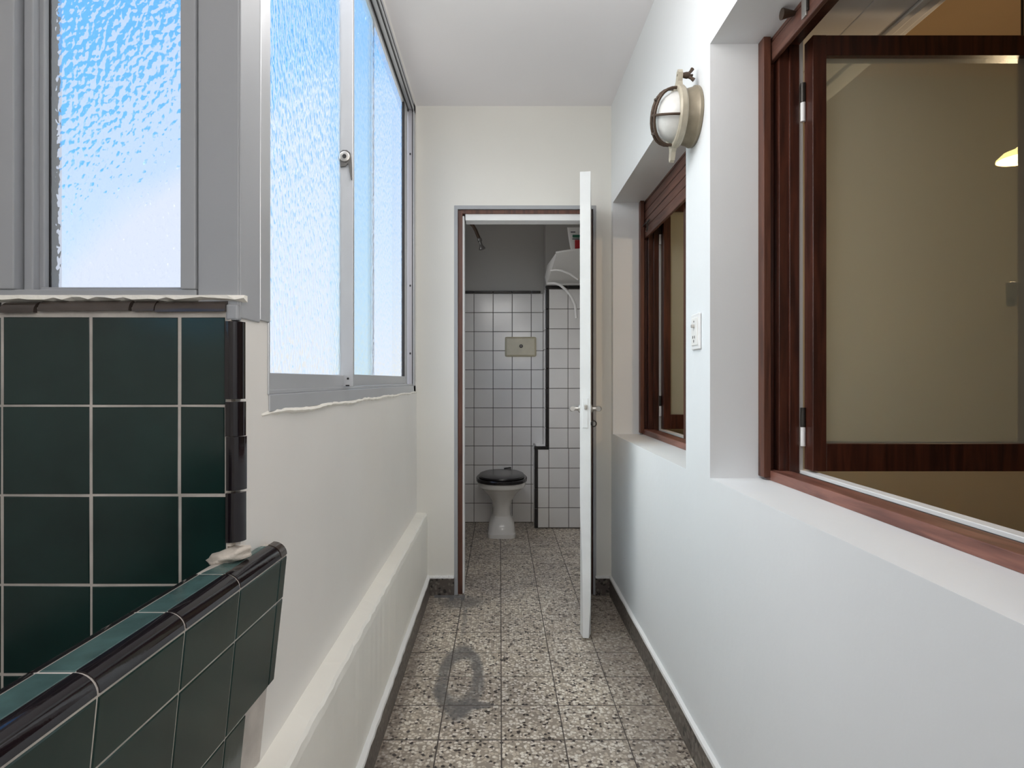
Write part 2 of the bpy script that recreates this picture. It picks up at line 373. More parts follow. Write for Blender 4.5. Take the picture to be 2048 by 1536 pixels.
# ================================================================== STRUCTURE
XL, XR, YF, ZC, YA = -.442, .590, 3.147, 2.593, 1.010     # left wall, right wall, far wall, ceiling, alcove wall
YR, XO = -1.60, -1.35                                     # rear wall, outer side of the alcove
# floor: dark bed + terrazzo tiles
fl = struct(cells('floor', [XO - .12, -.56, .82], [YR - .1, YA + .12, 4.86], [-.08, -.0008], lambda x, y, z: y < YA + .12 or x > -.56, 'grout_d'))
tmesh = {}
xe = [-.3962, -.1958, .0042, .2042, .4042, .6042, .8042]
ye = [3.281 + .2 * k for k in range(-24, 9)]
def ftile(x0, x1, y0, y1):
    wx, wy = round(x1 - x0, 3), round(y1 - y0, 3)
    key = (wx, wy)
    if key not in tmesh:
        mb = MB(); g = .0017
        gy = .0026
        mb.add(*pillow([(g, gy, 0), (wx - g, gy, 0), (wx - g, wy - gy, 0), (g, wy - gy, 0)], (0, 0, 1), th=.012, bev=.0012))
        tmesh[key] = mesh('floor_tile', mb.v, mb.f); tmesh[key].materials.append(M['terrazzo'])
    o = bpy.data.objects.new('tile', tmesh[key]); C.objects.link(o); o.parent = fl
    o.location = (x0, y0, -.0115 + J(.0006)); return o
for j in range(len(ye) - 1):
    y0, y1 = ye[j], ye[j + 1]
    if y0 > 4.76: continue
    y1 = min(y1, 4.80)
    for i in range(len(xe) - 1):
        x0, x1 = xe[i], xe[i + 1]
        if y0 < 3.26:
            if x0 > .59: continue
            x1 = min(x1, .60); x0 = max(x0, -.3962)
        else: x1 = min(x1, .80)
        ftile(x0, x1, y0, y1)
inside = lambda x, y, z: y < YA + .12 or x > -.510
struct(cells('ceiling', [XO - .12, -.510, .83], [YR - .12, YA + .12, 4.9], [ZC, ZC + .1], inside, 'ceil'))

# left wall with the sliding window opening
W2 = (1.133, 3.086, 1.077, 2.56)
wl = struct(cells('wall_left', [XL - .068, XL], [YA, W2[0], W2[1], YF], [-.05, W2[2], W2[3], ZC + .01],
      lambda x, y, z: not (W2[0] < y < W2[1] and W2[2] < z < W2[3]), 'cream_l'))
# far partition with the doorway
DX0, DX1, DZ = -.240, .500, 2.062
wf = struct(cells('wall_far', [-.572, DX0, DX1, .83], [YF, YF + .11], [-.05, DZ, ZC + .01],
      lambda x, y, z: not (DX0 < x < DX1 and z < DZ), 'cream'))
# right wall: two deep window recesses
RW = [(.450, 1.667, .864, 2.084), (1.883, 3.100, .858, 2.066)]
FX = .735
def right_solid(x, y, z):
    for a, b, c, d in RW:
        if a < y < b and c < z < d: return False
    return True
wr = struct(cells('wall_right', [XR, .83], [YR, .45, 1.667, 1.883, 3.10, YF], [-.05, .858, .864, 2.066, 2.084, ZC + .01], right_solid, 'rwall'))
# alcove wall behind the tub, with the hammered glass window
W1 = (-1.25, -.513, 1.277, 2.48)
wa = struct(cells('wall_alcove', [XO - .1, W1[0], W1[1], XL - .068], [YA, YA + .12], [-.05, W1[2], W1[3], ZC + .01],
      lambda x, y, z: not (W1[0] < x < W1[1] and W1[2] < z < W1[3]), 'cream_l'))
# alcove's outer side, its unseen opening added to let in daylight, and solid rear
struct(cells('wall_outer', [XO - .12, XO], [YR, -1.2, -.2, YA], [-.05, 1.35, 2.35, ZC + .01],
      lambda x, y, z: not (-1.2 < y < -.2 and 1.35 < z < 2.35), 'cream_l'))
struct(cells('wall_rear', [XO - .12, -.9, .45, .83], [YR - .12, YR], [-.05, .9, 2.40, ZC + .01],
      lambda x, y, z: True, 'cream'))
# plinth along the left wall (slightly irregular edges)
mb = MB(); rings = []; n = 60
for i in range(n + 1):
    y = 1.02 + (YF - 1.02) * i / n
    a, b = J(.0022), J(.0022)
    rings.append([(XL - .005, y, 0), (-.385, y, 0), (-.385 + a * .5, y, .41), (-.388 + a, y, .427 + b), (-.394 + a, y, .433 + b), (XL - .005, y, .437)])
struct(mb.loft(rings).build('trim_1', 'plinth'))
# skirting boards
def baseboard(name, x0, x1, y0, y1, top=.093):
    b = struct(MB().box(x0, x1, y0, y1, 0, top, .002).build(name, 'skirt'))
    return b
bl = baseboard('baseboard_left', -.386, -.370, 1.02, YF)
br = baseboard('baseboard_right', .5785, XR + .001, YR, YF)
bf = baseboard('baseboard_far', -.370, DX0 - .002, YF - .013, YF + .001, .094)
bf2 = baseboard('baseboard_far_right', DX1 + .005, .5785, YF - .013, YF + .001, .094)
def paint_line(parent, axis, fixed, a, b, z):
    mb = MB(); rings = []; n = 50
    for i in range(n + 1):
        t = a + (b - a) * i / n; w_ = J(.0016); h = J(.0016)
        if axis == 'y':
            s = 1 if fixed < 0 else -1
            rings.append([(fixed - s * .012, t, z - .001), (fixed + s * (.0015 + w_), t, z - .002), (fixed + s * w_, t, z + .007 + h), (fixed - s * .016, t, z + .012 + h)])
        else:
            rings.append([(t, fixed + .012, z - .001), (t, fixed - .0015 - w_, z - .002), (t, fixed - w_, z + .006 + h), (t, fixed + .014, z + .010 + h)])
    o = mb.loft(rings).build('paint_line', 'paintline', parent); o['label'] = 'white paint line along the top edge'
paint_line(bl, 'y', -.370, 1.02, YF, .093); paint_line(br, 'y', .5785, YR, YF, .093)
paint_line(bf, 'x', YF - .013, -.370, DX0 - .004, .094); paint_line(bf2, 'x', YF - .013, DX1 + .006, .5785, .094)
# cement patch on the floor by the left door post
mb = MB()
mb.box(-.345, -.185, YF - .042, YF - .012, -.002, .004, .0015); mb.box(-.262, -.240, YF - .085, YF - .04, -.002, .003, .001); mb.box(-.205, -.186, YF - .080, YF - .04, -.002, .003, .001)
o = mb.build('cement_patch', 'cement', fl); o['label'] = 'rough grey cement patch by the door post'
# paint lip under the sliding window
mb = MB(); rings = []; n = 90
for i in range(n + 1):
    y = 1.10 + (3.13 - 1.10) * i / n
    s = 1 if y > 1.2 else max(.3, (y - 1.08) / .12)
    zz = 1.076 + .002 * math.sin(y * 17) + J(.0012); xx = XL + (.006 + J(.0018)) * s
    rings.append([(XL - .002, y, zz + .007), (xx - .002, y, zz + .004), (xx, y, zz - .001), (xx - .003, y, zz - .005), (XL - .002, y, zz - .007)])
o = mb.loft(rings).build('paint_lip', 'lip', wl)

# ------------------------------------------------------------------ toilet room shell
YB, YP = 4.748, 4.556
struct(cells('wall_toilet_left', [-.56, -.45], [YF + .11, 3.34, 4.15, 4.86], [-.05, 1.25, 2.25, ZC + .01],
      lambda x, y, z: not (3.34 < y < 4.15 and 1.25 < z < 2.25), 'twall'))  # unseen opening added so that daylight reaches the toilet
struct(MB().box(.80, .90, YF + .11, 4.86, -.05, ZC + .01).build('wall_toilet_right', 'twall'))
wb = struct(MB().box(-.45, .80, YB + .006, 4.86, -.05, ZC + .01).build('wall_toilet_back', 'twall'))
mb = MB(); mb.box(.351, .80, YP + .006, YB + .008, .62, ZC + .01); mb.box(.271, .80, YP + .006, YB + .008, -.01, .62)
pier = struct(mb.build('wall_toilet_pier', 'twall'))
T = .1525
grb = struct(MB().box(-.45, .3505, YB + .0035, YB + .0065, 0, 1.83).build('trim_grout', 'grout_d'))
def tile_y(x0, x1, z0, z1, y, m, parent, name='tile', g=.0021):
    if x1 - x0 < .006 or z1 - z0 < .006: return
    tile(name, [(x0 + g, y, z0 + g), (x1 - g, y, z0 + g), (x1 - g, y, z1 - g), (x0 + g, y, z1 - g)], (0, -1, 0), m, parent, th=.005, bev=.0016)
def tile_x(y0, y1, z0, z1, x, m, parent, sgn=-1, name='tile', g=.0021):
    q = [(x, y1 - g, z0 + g), (x, y0 + g, z0 + g), (x, y0 + g, z1 - g), (x, y1 - g, z1 - g)]
    if sgn > 0: q = [q[1], q[0], q[3], q[2]]
    tile(name, q, (sgn, 0, 0), m, parent, th=.005, bev=.0016)
xc = [-.45, -.3605, -.208, -.0555, .097, .2495, .345]
for k in range(12):
    for i in range(len(xc) - 1):
        tile_y(xc[i], xc[i + 1], k * T + .002, (k + 1) * T + .002, YB + .004, 'wtile', wb)
for i in range(len(xc) - 1):
    x0, x1 = xc[i], min(xc[i + 1], .325)
    o = MB().box(x0 + .001, x1 - .001, YB - .010, YB + .006, 1.833, 1.852, .004).build('edging_tile', 'btile', wb)
# pier: front, sides, black edging strips
MB().box(.356, .80, YP + .0035, YP + .0065, .60, 1.842).build('grout_bed', 'grout_d', pier)
MB().box(.276, .80, YP + .0035, YP + .0065, 0, .60).build('grout_bed', 'grout_d', pier)
pc_hi = [.375, .5225, .675, .80]
for k in range(4, 12):
    for i in range(3): tile_y(pc_hi[i], pc_hi[i + 1], k * T + (.008 if k > 4 else .007), (k + 1) * T + .008, YP + .004, 'wtile', pier)
pc_lo = [.290, .375, .5275, .675, .80]
for k in range(4):
    for i in range(4): tile_y(pc_lo[i], pc_lo[i + 1], k * T + .006, (k + 1) * T + .006, YP + .004, 'wtile', pier)
for k in range(12):
    xs_ = .350 if k > 3 else .270
    tile_x(YP + .006, YB + .003, max(k * T + .004, .0) if k != 4 else .628, (k + 1) * T + .004, xs_, 'wtile', pier)
MB().box(.262, .352, YP + .004, YB, .618, .630, .002).build('ledge_tile', 'wtile', pier)
for k in range(4, 12): MB().box(.349, .374, YP - .004, YP + .008, max(.632, k * T + .009), (k + 1) * T + .007, .004).build('edging_tile', 'btile', pier)
for k in range(4): MB().box(.264, .289, YP - .004, YP + .008, k * T + .004, (k + 1) * T + .004, .004).build('edging_tile', 'btile', pier)
MB().box(.262, .374, YP - .005, YP + .007, .606, .632, .004).build('edging_tile', 'btile', pier)
MB().box(.264, .280, YP + .006, YB - .002, .614, .634, .003).build('edging_tile', 'btile', pier)
for a, b in ((.349, .52), (.522, .675), (.677, .80)): MB().box(a, b, YP - .004, YP + .010, 1.842, 1.864, .004).build('edging_tile', 'btile', pier)
# skirting/wall under the ledge of the toilet's pier is plain

# ------------------------------------------------------------------ door frame and door
df = struct(empty('door_frame')); df.name = 'trim_door'
def fr(name, m, *b, bev=.002, label=None):
    o = MB().box(*b, bev).build(name, m, df)
    if label: o['label'] = label
    return o
fr('architrave', 'winwood', DX0 - .003, DX0 + .016, YF - .002, YF + .03, .0, DZ + .003)
fr('architrave', 'winwood', DX1 - .006, DX1 + .010, YF - .002, YF + .03, .0, DZ + .003)
fr('architrave', 'winwood', DX0 - .003, DX1 + .010, YF - .0015, YF + .03, DZ - .016, DZ + .004)
fr('jamb', 'wood_f', DX0 + .016, DX0 + .040, YF + .012, YF + .07, .0, DZ - .018, label='bare brown wood rebate of the door post')
fr('jamb', 'wood', DX1 - .032, DX1 - .006, YF + .012, YF + .07, .0, DZ - .018)
fr('lintel', 'wood_f', DX0 + .036, DX1 - .030, YF + .012, YF + .07, DZ - .036, DZ - .016, label='bare brown wood rebate of the lintel')
fr('door_stop', 'white', DX0 + .038, DX0 + .049, YF + .022, YF + .105, .0, DZ - .046)
fr('door_stop', 'white', DX0 + .055, DX1 - .045, YF + .022, YF + .105, DZ - .070, DZ - .033)
fr('door_stop', 'bronze', DX1 - .055, DX1 - .034, YF + .06, YF + .105, .0, DZ - .046)

dw, dth = .605, .046
door = struct(empty('door_1', (.468, YF + .045, 0)))
dirv = Vector((.3725 - .468, 2.594 - (YF + .045), 0)); dw = dirv.length; ang = math.atan2(dirv.y, dirv.x)
door.rotation_euler = (0, 0, ang)
# local x runs along the leaf; local +y is the side that faces the right wall
mb = MB(); rings = []
prof = [(.012, .013, .008), (.10, .013, .004), (.16, .012, 0), (.35, .010, 0), (.48, .006, 0), (.54, .001, 0), (.62, 0, 0), (1.2, 0, 0), (2.051, 0, 0)]
for z, cl, crr in prof:
    l_, r_ = -dth / 2, dth / 2
    # free edge seen from the front: the left side is eaten away near the floor
    rings.append([(0, l_, z), (dw - .05, l_, z), (dw, l_ + cl, z), (dw, r_ - crr, z), (dw - .05, r_, z), (0, r_, z)])
# orientation: direction points to the camera, its left in the picture is local -y
leaf = mb.loft(rings).build('leaf', 'dooredge', door)
def dpart(name, mbx, m, parent=door, label=None, smooth=False):
    o = mbx.build(name, m, parent, smooth)
    if label: o['label'] = label
    return o
for s, nm in ((-1, 'steel'), (1, 'dark')):
    mb = MB(); y0 = s * dth / 2
    mb.lathe([(.019, 0), (.019, .004), (.015, .007), (.0095, .009), (.0095, .030)], 20, Matrix.Translation((dw - .06, y0, 1.012)) @ Matrix.Rotation(R(-90 * s), 4, 'X'))
    h = dpart('handle', mb, 'steel', smooth=True, label='worn steel door handle')
    mb = MB().tube([(dw - .045, y0 + s * .034, 1.012), (dw - .06, y0 + s * .036, 1.012), (dw - .15, y0 + s * .034, 1.010), (dw - .165, y0 + s * .026, 1.010)], [.011, .013, .011, .009], 12)
    dpart('lever', mb, 'steel', h, smooth=True)
dpart('lock_plate', MB().box(dw - .001, dw + .002, -.012, .012, .93, 1.06, .001), 'dooredge')
dpart('latch_bolt', MB().box(dw, dw + .008, -.004, .008, 1.012, 1.032, .002), 'steel')
mb = MB(); mb.tube([(dw - .06 + .0 * k, dth / 2 + .014 + .011 * math.cos(k * math.pi / 6), .945 + .013 * math.sin(k * math.pi / 6)) for k in range(13)], .0028, 8)
mb.tube([(dw - .06, dth / 2, .945), (dw - .06, dth / 2 + .006, .945)], .005, 8)
dpart('key', mb, 'dark', smooth=True)
for z in (.25, 1.0, 1.8): dpart('hinge', MB().tube([(0, dth / 2 + .004, z), (0, dth / 2 + .004, z + .09)], .006, 10), 'steel', smooth=True)

# ================================================================== SLIDING WINDOW (left wall)
w2 = struct(empty('window_2', (XL, W2[0], W2[2])))
def P2(name, m, *b, bev=.0015, label=None, parent=None):
    o = MB().box(*b, bev).build(name, m); under(w2, o)
    if name == 'pane': one_face(o, (1, 0, 0))
    if parent is not None:
        o.parent = parent
    if label: o['label'] = label
    return o
P2('frame_sill', 'alu', -.50, XL + .003, 1.133, 3.086, 1.079, 1.112)
P2('track', 'alu', -.466, -.446, 1.133, 3.06, 1.112, 1.121)
P2('frame_head', 'alu', -.508, XL + .003, 1.133, 3.086, 2.515, 2.561)
P2('gasket', 'gasket', -.470, -.4645, 1.135, 3.03, 2.506, 2.516, bev=0)
P2('gasket', 'gasket', -.4465, -.4430, 1.135, 3.03, 2.508, 2.516, bev=0)
P2('gasket', 'gasket', XL + .001, XL + .0042, 1.135, 3.07, 2.532, 2.540)
P2('frame_jamb', 'alu', -.508, XL + .003, 3.026, 3.087, 1.079, 2.561)
P2('jamb_groove', 'gasket', -.4475, -.4445, 3.021, 3.028, 1.112, 2.515)
P2('jamb_groove', 'alu_d', -.470, -.4475, 3.020, 3.028, 1.112, 2.515)
P2('frame_jamb', 'alu', -.508, XL + .0035, 1.088, 1.1345, 1.25, 2.561)
P2('frame_jamb', 'alu', -.508, XL + .0030, 1.128, 1.1345, 1.112, 1.25)
# near sash, inner track
P2('sash_rail', 'alu', -.464, -.448, 1.135, 1.702, 1.119, 1.154)
P2('sash_rail', 'alu', -.464, -.448, 1.135, 1.702, 2.49, 2.515)
st = P2('sash_stile', 'alu', -.464, -.421, 1.700, 1.716, 1.1215, 2.515, label='projecting aluminium meeting stile with a lever lock')
P2('pane', 'glass2', -.460, -.456, 1.134, 1.703, 1.153, 2.492, bev=0, label='tall ribbed frosted pane nearest the alcove corner')
P2('screw', 'gasket', -.4385, -.4325, 1.6985, 1.7005, 1.141, 1.147)
P2('guide', 'gasket', -.442, -.431, 1.6985, 1.7005, 1.122, 1.126)
# far sash, outer track
P2('sash_rail', 'alu', -.484, -.468, 1.716, 2.97, 1.119, 1.158)
P2('sash_rail', 'alu', -.484, -.468, 1.716, 2.97, 2.49, 2.515)
P2('gasket', 'gasket', -.4800, -.4665, 2.880, 2.905, 1.158, 2.50)
P2('sash_stile', 'alu', -.484, -.466, 2.905, 2.985, 1.119, 2.515)
P2('pane', 'glass2', -.480, -.476, 1.716, 2.882, 1.155, 2.492, bev=0, label='frosted pane nearest the far wall')
# a second pane overlapping outside, with its cut edge showing through
P2('pane', 'glass3', -.498, -.494, 1.72, 2.245, 1.13, 2.515, bev=0, label='green tinted overlap of two panes')
P2('pane_edge', 'alu_d', -.502, -.490, 2.245, 2.262, 1.13, 2.515)
for z in (1.62, 1.275, 2.29): P2('screw', 'gasket', -.461, -.453, 3.0185, 3.0215, z - .005, z + .005)
# lever lock on the stile's near side
zl, xl = 1.777, -.443
pr = [(-.018, .004), (-.021, -.008), (-.014, -.028), (.002, -.026), (.009, -.018), (.0125, -.036), (.0170, -.064), (.0205, -.064), (.0200, -.030), (.018, -.006), (.015, .012), (.006, .0195), (-.006, .0195), (-.014, .014)]
mb = MB().loft([[(xl + x, y, zl + z) for x, z in pr] for y in (1.7005, 1.694)])
o = mb.build('lock', 'chrome_d'); under(w2, o); o['label'] = 'grey lever lock with a drop handle'
Ml = Matrix.Translation((xl, 1.694, zl)) @ Matrix.Rotation(R(90), 4, 'X')
o2 = MB().lathe([(.0145, 0), (.0145, .004), (.0125, .005)], 22, Ml).build('lock_barrel', 'steel', o, True)
o2.location = (0, 0, 0)
o3 = MB().lathe([(.006, .005), (.006, .006)], 14, Ml).build('keyhole', 'gasket', o, True)

# ================================================================== HAMMERED WINDOW (alcove)
w1 = struct(empty('window_1', (-.66, YA, W1[2])))
def P1(name, m, *b, bev=.002, label=None):
    o = MB().box(*b, bev).build(name, m); under(w1, o)
    if name == 'pane': one_face(o, (0, -1, 0))
    if label: o['label'] = label
    return o
gx0, gx1, gz0 = -.792, -.5385, 1.296
P1('cover_board', 'winwood', W1[1] + .0015, XL - .0, YA - .006, YA + .002, 1.262, ZC)
P1('cover_board', 'winwood', XL - .004, XL + .003, YA - .004, 1.087, 1.245, ZC)
P1('frame_stile', 'winwood', gx1, W1[1] - .0, YA - .011, YA + .05, gz0 - .003, 2.425)
P1('frame_stile', 'winwood', gx0 - .022, gx0 - .006, YA + .004, YA + .06, 1.277, 2.48)
P1('glazing_bead', 'winwood', gx0 - .007, gx0 + .003, YA + .018, YA + .06, 1.290, 2.45)
P1('mullion', 'winwood', -.850, gx0 - .026, YA - .012, YA + .06, gz0 - .003, 2.425)
P1('mullion', 'winwood', -.868, -.852, YA - .003, YA + .06, 1.277, 2.48)
P1('bottom_rail', 'winwood', -1.25, W1[1], YA - .009, YA + .05, 1.277, gz0 - .003)
P1('glazing_bead', 'winwood', gx0, gx1, YA + .012, YA + .045, gz0 - .004, gz0 + .004)
P1('top_rail', 'winwood', -1.25, W1[1], YA - .009, YA + .05, 2.43, 2.48)
P1('putty_line', 'gasket', gx0 + .002, gx0 + .005, YA + .028, YA + .032, gz0 + .004, 2.43, bev=0)
P1('pane', 'glass1', gx0, gx1 + .005, YA + .030, YA + .034, gz0, 2.435, bev=0, label='hammered glass pane with blue sky behind')
P1('pane', 'glass1', -1.23, -.868, YA + .030, YA + .034, gz0, 2.435, bev=0, label='hammered glass pane beyond the mullion')
# paint and mortar roughness under the window
mb = MB(); rings = []
for i in range(61):
    x = -1.3 + (XL + .012 + 1.3) * i / 60
    h = J(.0025)
    rings.append([(x, YA + .001, 1.283), (x, YA - .012 + J(.002), 1.283), (x, YA - .015 + J(.002), 1.277 + h), (x, YA + .001, 1.272)])
mb.loft(rings).build('mortar_line', 'lip', wa)

# ================================================================== GREEN TILED ALCOVE WALL
bed = MB().box(-1.35, -.459, YA - .0108, YA + .001, .42, 1.262).build('grout_bed', 'grout', wa)
P = .1508
xs_ = [-1.29, -1.1395, -.989, -.8383, -.6880, -.5390, -.4592]
zt = 1.2475
YT = YA - .0065
for r in range(6):
    for i in range(6):
        x0, x1 = xs_[i], xs_[i + 1]; g = .0014
        z1_, z0_ = zt - r * P, zt - (r + 1) * P
        j = [J(.0007) for _ in range(6)]
        gr = .0026 if (i >= 4 and r < 2) else g
        tile('tile', [(x0 + g + j[0], YT, z0_ + g + j[1]), (x1 - gr + j[2], YT, z0_ + g + j[1]), (x1 - gr + j[2] + (j[3]), YT, z1_ - g + j[4]), (x0 + g + j[0], YT, z1_ - g + j[5])], (J(.006), -1, J(.006)), 'green', wa, th=.0055, bev=.002, lift=.0)
def quarter(mb, p0, p1, ax_a, ax_b, r, n=6, k=.0):
    """quarter round between p0 and p1; arc from +ax_a to +ax_b around the edge line"""
    ax_a, ax_b = Vector(ax_a), Vector(ax_b); rings = []
    for p in (Vector(p0), Vector(p1)):
        ring = [p + ax_a * r * math.cos(t) + ax_b * r * math.sin(t) for t in [math.pi / 2 * i / n for i in range(n + 1)]]
        ring.append(p); rings.append(ring)
    return mb.loft(rings)
# rounded cap tiles on top of the green wall (arc faces room and up)
tops = [(-1.30, -1.16, 'black'), (-1.157, -.995, 'brownblack'), (-.992, -.848, 'black'), (-.836, -.779, 'brownblack'), (-.772, -.620, 'brownblack'), (-.6145, -.578, 'brownblack'), (-.5765, -.460, 'brownblack')]
for i, (a, b, m_) in enumerate(tops):
    mb = MB(); dz = J(.0012) - (.003 if i < 4 else 0)
    quarter(mb, (a, YA - .0005, 1.2545 + dz), (b, YA - .0005, 1.2545 + dz + .001), (0, -1, 0), (0, 0, 1), .0195)
    o = mb.build('cap_tile', m_, wa, True)
# vertical rounded corner tiles
segs = [(1.2385, 1.108), (1.1035, 1.0455), (1.0448, .955), (.9505, .868)]
for i, (a, b) in enumerate(segs):
    mb = MB(); cx = XL - .012 + (0, .001, .0025, .0015)[i]; rings = []
    for z in (b, a):
        ring = []
        for t in range(8):
            th_ = math.pi / 2 * t / 7
            ring.append((cx + .020 * math.sin(th_), YA + .002 - .022 * math.cos(th_), z))
        ring += [(cx, YA + .002, z), (cx - .006, YA + .002, z), (cx - .006, YA - .019, z)]
        rings.append(ring)
    o = mb.loft(rings).build('corner_tile', 'black', wa, True)
# mortar between green tiles and corner tiles; blob over the tub rim
mb = MB(); rings = []
for i in range(41):
    z = .86 + (1.262 - .86) * i / 40
    rings.append([(-.4605 + J(.0012), YA + .001, z), (-.4605 + J(.0012), YT - .0045 + J(.001), z), (-.4525, YT - .005 + J(.001), z), (-.450, YA + .001, z)])
mb.loft(rings).build('mortar_joint', 'mortar', wa)
bm = bmesh.new(); bmesh.ops.create_icosphere(bm, subdivisions=3, radius=1)
for v in bm.verts:
    k = 1 + .16 * math.sin(v.co.x * 5 + 1) * math.cos(v.co.z * 6) + J(.04)
    v.co = Vector((-.458 + v.co.x * .036 * k, YA - .004 + v.co.y * .024 * k, .8435 + v.co.z * .013 * k + v.co.x * .007))
me = bpy.data.meshes.new('mortar_blob'); bm.to_mesh(me); bm.free()
link('mortar_blob', me, 'mortar', wa, True)
# paint patch on top of the corner
mb = MB(); mb.box(-.462, XL + .002, YA - .013, YA + .004, 1.240, 1.268, .004); mb.build('mortar_blob', 'winwood', wa)

# ================================================================== TILED TUB
tub = empty('laundry_tub', (-.84, .2, 0)); tag(tub, 'dark green tiled laundry tub with black rounded rim, left foreground', 'tub')
def U(o): return under(tub, o)
A0 = .440; Z1 = .810
def face(y, z, off=0): return (-(A0 + .0) + .034 * y - .1 * (Z1 - z) + off, y, z)
ysj = [-.486, -.328, -.170, -.012, .146, .304, .462, .6196, .781, .934, 1.0926, 1.1225]
zrows = [.810, .729, .5755, .422, .2685, .115, .0]
fn = Vector((1, -.034, .1)).normalized() ; fn = Vector((1, -.034, -.1)).normalized()
# concrete core (outer parapet, basin floor, back wall)
mb = MB(); rings = []
for y in (-.5, .2, .996):
    o_ = -.0016
    c1 = face(y, Z1)[0] - .025; c2 = face(y, Z1)[0] - .0663; arcs = [math.pi / 2 * t / 6 for t in range(7)]
    rings.append([face(y, 0, o_), face(y, Z1 - .0005, o_)] + [(c1 + .0236 * math.cos(t), y, Z1 + .0015 + .0222 * math.sin(t)) for t in arcs] +
                 [(c2 - .0205 * math.sin(t), y, Z1 + .0015 + .0222 * math.cos(t)) for t in arcs] + [(c2 - .0205, y, 0)])
core = mb.loft(rings).build('parapet', 'grout'); U(core)
rings = []
for y in (.996, 1.121):
    rings.append([face(y, .578, -.0016), face(y, Z1, -.0016), (face(y, Z1, 0)[0] - .026, y, Z1 + .0205), (min(XL, face(y, Z1, 0)[0] - .04), y, Z1 + .0205), (XL - .0, y, .578)])
U(MB().loft(rings).build('parapet_end', 'grout'))
rings = []
for y in (.996, 1.090):
    rings.append([face(y, 0.44, -.0016), face(y, .578, -.0016), (XL - .02, y, .578), (XL - .02, y, 0.44)])
U(MB().loft(rings).build('parapet_end', 'grout'))
U(MB().box(-1.345, -.53, -.5, .996, .0, .43).build('basin_floor', 'green'))
U(MB().box(-1.345, -.53, -.56, -.5, .0, .83, .01).build('basin_side', 'green'))
for r in range(len(zrows) - 1):
    for i in range(len(ysj) - 1):
        y0, y1 = ysj[i], ysj[i + 1]; z1_, z0_ = zrows[r], zrows[r + 1]
        if i == len(ysj) - 1 - 1 and r > 1: continue
        if r > 2 and y1 > 1.05: y1 = 1.0
        if y1 > 1.0 and z0_ < .43: y1 = 1.005
        g = .0015; o_ = -.0055
        q = [face(y1 - g, z0_ + g, o_), face(y0 + g, z0_ + g, o_), face(y0 + g, z1_ - g, o_), face(y1 - g, z1_ - g, o_)]
        if i == len(ysj) - 2 and r == 1: q[0] = face(y1 - g - .004, z0_ + g, o_)
        o = tile('tile', [q[0], q[1], q[2], q[3]][::-1], fn, 'green', None, th=.0055, bev=.0014)
        U(o)
# rounded rim tiles outside and inside, flat green strip between
for i in range(len(ysj) - 1):
    y0, y1 = ysj[i] + .0022, ysj[i + 1] - .0022
    last = i == len(ysj) - 2
    mb = MB(); rings = []
    for y in (y0, (y0 + y1) / 2, y1):
        cx = face(y, Z1)[0] - .025; ring = []
        for t in range(9):
            th_ = math.pi / 2 * t / 8; ring.append((cx + .025 * math.cos(th_) * (1), y, Z1 + .002 + .0235 * math.sin(th_)))
        ring += [(cx, y, Z1 + .016), (cx + .016, y, Z1 + .002)]
        rings.append(ring)
    U(mb.loft(rings).build('rim_tile', 'black' if not last else 'brownblack', None, True))
    # flat strip
    if not last:
        ya, yb = y0, y1
        sx = lambda y: face(y, Z1)[0] - .0268
        inner = lambda y: max(sx(y) - .0375, XL + .001 if y > 1.0 else -9)
        if yb > 1.0:
            q = [(inner(ya), ya, Z1 + .0195), (sx(ya), ya, Z1 + .0195), (sx(yb), yb, Z1 + .0195), (sx(yb) - .010, yb, Z1 + .0195)]
        else: q = [(inner(ya), ya, Z1 + .0195), (sx(ya), ya, Z1 + .0195), (sx(yb), yb, Z1 + .0195), (inner(yb), yb, Z1 + .0195)]
        U(tile('strip_tile', q, (0, 0, 1), 'green_t', None, th=.0055, bev=.0012))
        if yb < 1.0:
            mb = MB(); rings = []
            for y in (ya, yb):
                cx = sx(y) - .0395; ring = []
                for t in range(8):
                    th_ = math.pi / 2 * t / 7; ring.append((cx - .022 * math.cos(th_), y, Z1 + .002 + .0235 * math.sin(th_)))
                ring += [(cx, y, Z1 + .002)]
                rings.append(ring)
            U(mb.loft(rings).build('rim_tile', 'black', None, True))

